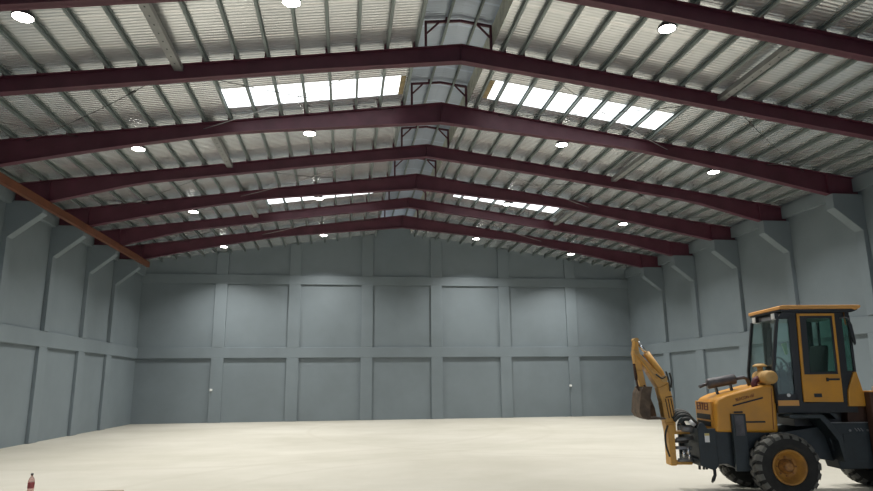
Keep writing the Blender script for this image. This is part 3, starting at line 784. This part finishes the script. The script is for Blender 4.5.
# fender, steps, tank
d = MB(); d.side([(.17, 1.09), (.19, 1.125), (.63, 1.122), (.70, 1.05), (.86, .80), (.90, .50), (.84, .50), (.79, .78), (.64, 1.0), (.58, 1.075), (.20, 1.075)], .06, .42); fend = part(d, 'fender', M['dark'], bevel=.008)
d = MB(); d.side([(.60, 1.15), (.66, 1.18), (.88, 1.17), (.98, 1.05), (.92, 1.05), (.84, 1.13), (.68, 1.14)], .28, .40); part(d, 'fender_bracket', M['dark'], fend)
d = MB(); d.side([(.72, 1.0), (1.33, 1.0), (1.33, .385), (.875, .385)], .24, .60); tank = part(d, 'fuel_tank', M['dark'], bevel=.012)
d = MB(); d.box(.72, 1.33, .225, .26, 1.0, 1.012); part(d, 'step_edge', M['steel'], tank)
d = MB(); d.box(.96, 1.22, .232, .242, .50, .86); part(d, 'tank_cover', M['dark'], tank, bevel=.004)
d = MB()
for s_ in (1.13, 1.17, 1.21): d.bar((s_, .236, .93), (s_ + .03, .236, .89), .01, .012)
d.tube([(1.06, .245, .90), (1.06, .225, .90)], .016, 10); d.tube([(1.30, .245, .90), (1.30, .225, .90)], .014, 10)
part(d, 'tank_fittings', M['steel'], tank)
d = MB(); d.box(.42, 1.30, .45, 1.15, .95, 1.14); part(d, 'cab_mount', M['cab'])
d = MB(); d.tube([(.62, .42, .60), (.76, .42, .66)], .03, 10); part(d, 'link_rod', M['dark'])
# rear hood and loader arm
d = MB(); d.side([(1.085, 1.225), (2.3, 1.225), (2.3, 1.42), (1.31, 1.43), (1.255, 1.70), (1.215, 1.70), (1.105, 1.44)], CN0 - .03, 1.10)
rear = part(d, 'rear_hood', M['yellow'], bevel=.010)
d = MB(); d.box(1.09, 2.2, .30, 1.05, .95, 1.225); part(d, 'rear_frame', M['brown'], bevel=.01)
d = MB(); d.side([(1.315, 1.42), (2.45, 1.42), (2.60, 1.0), (2.3, .90), (1.95, .92), (1.45, .86), (1.40, .38), (1.315, .38)], .10, .235); arm = part(d, 'loader_arm', M['brown'], bevel=.012)
d = MB(); d.box(1.315, 2.45, .10, .24, 1.42, 1.435); part(d, 'arm_top', M['rooforange'], arm)
d = MB(); d.bar((1.32, .09, 1.005), (1.9, .09, 1.005), .012, .015); part(d, 'grease_pipe', M['steel'], arm)
d = MB(); d.box(1.43, 1.50, .16, .22, 1.435, 1.50); part(d, 'rear_lamp', M['lampw'], rear, bevel=.008)
d = MB(); d.side([(1.315, 1.42), (2.45, 1.42), (2.60, 1.0), (2.3, .90), (1.95, .92), (1.45, .92)], 1.14, 1.275); part(d, 'loader_arm', M['brown'], bevel=.012)
# cloth inside the cab
d = MB()
d.quad_prism([Vector((.305, .31, 2.11)), Vector((.375, .31, 2.13)), Vector((.385, .31, 1.97)), Vector((.345, .31, 1.95))], (0, .03, 0))
cl = d.build('cloth', M['cloth'], BH, bevel=.008)

# ------------------------------------------------------------------ camera
CAMP = (648.961, 0.140, 0.209, -0.010)
def cam_setup(f, yaw, pitch, roll, h):
    cy, sy = math.cos(yaw), math.sin(yaw); cp, sp = math.cos(pitch), math.sin(pitch)
    F = Vector((sy * cp, cy * cp, sp)); Rr = Vector((cy, -sy, 0)); U = Rr.cross(F)
    cr, sr = math.cos(roll), math.sin(roll)
    R2 = Rr * cr + U * sr; U2 = -Rr * sr + U * cr
    cd = bpy.data.cameras.new('camera'); co = bpy.data.objects.new('camera', cd); C.objects.link(co)
    m = Matrix(((R2.x, U2.x, -F.x, 0), (R2.y, U2.y, -F.y, 0), (R2.z, U2.z, -F.z, h), (0, 0, 0, 1)))
    co.matrix_world = m
    cd.sensor_fit = 'HORIZONTAL'; cd.sensor_width = 36; cd.lens = f / 873 * 36; cd.clip_end = 200; cd.clip_start = .05
    bpy.context.scene.camera = co
cam_setup(*CAMP, 1.6)

# ------------------------------------------------------------------ sky and exposure
sc = bpy.context.scene
wd = bpy.data.worlds.new('sky'); sc.world = wd; wd.use_nodes = True
bg = wd.node_tree.nodes['Background']; bg.inputs['Color'].default_value = (.78, .87, 1.0, 1); bg.inputs['Strength'].default_value = 1.6
vs = sc.view_settings
vs.view_transform = 'Standard'; vs.look = 'None'; vs.gamma = 1; vs.exposure = -0.28; vs.use_curve_mapping = False
sc.cycles.use_denoising = True
sc.cycles.max_bounces = 8; sc.cycles.diffuse_bounces = 4; sc.cycles.glossy_bounces = 4; sc.cycles.transparent_max_bounces = 12
sc.cycles.sample_clamp_indirect = 6
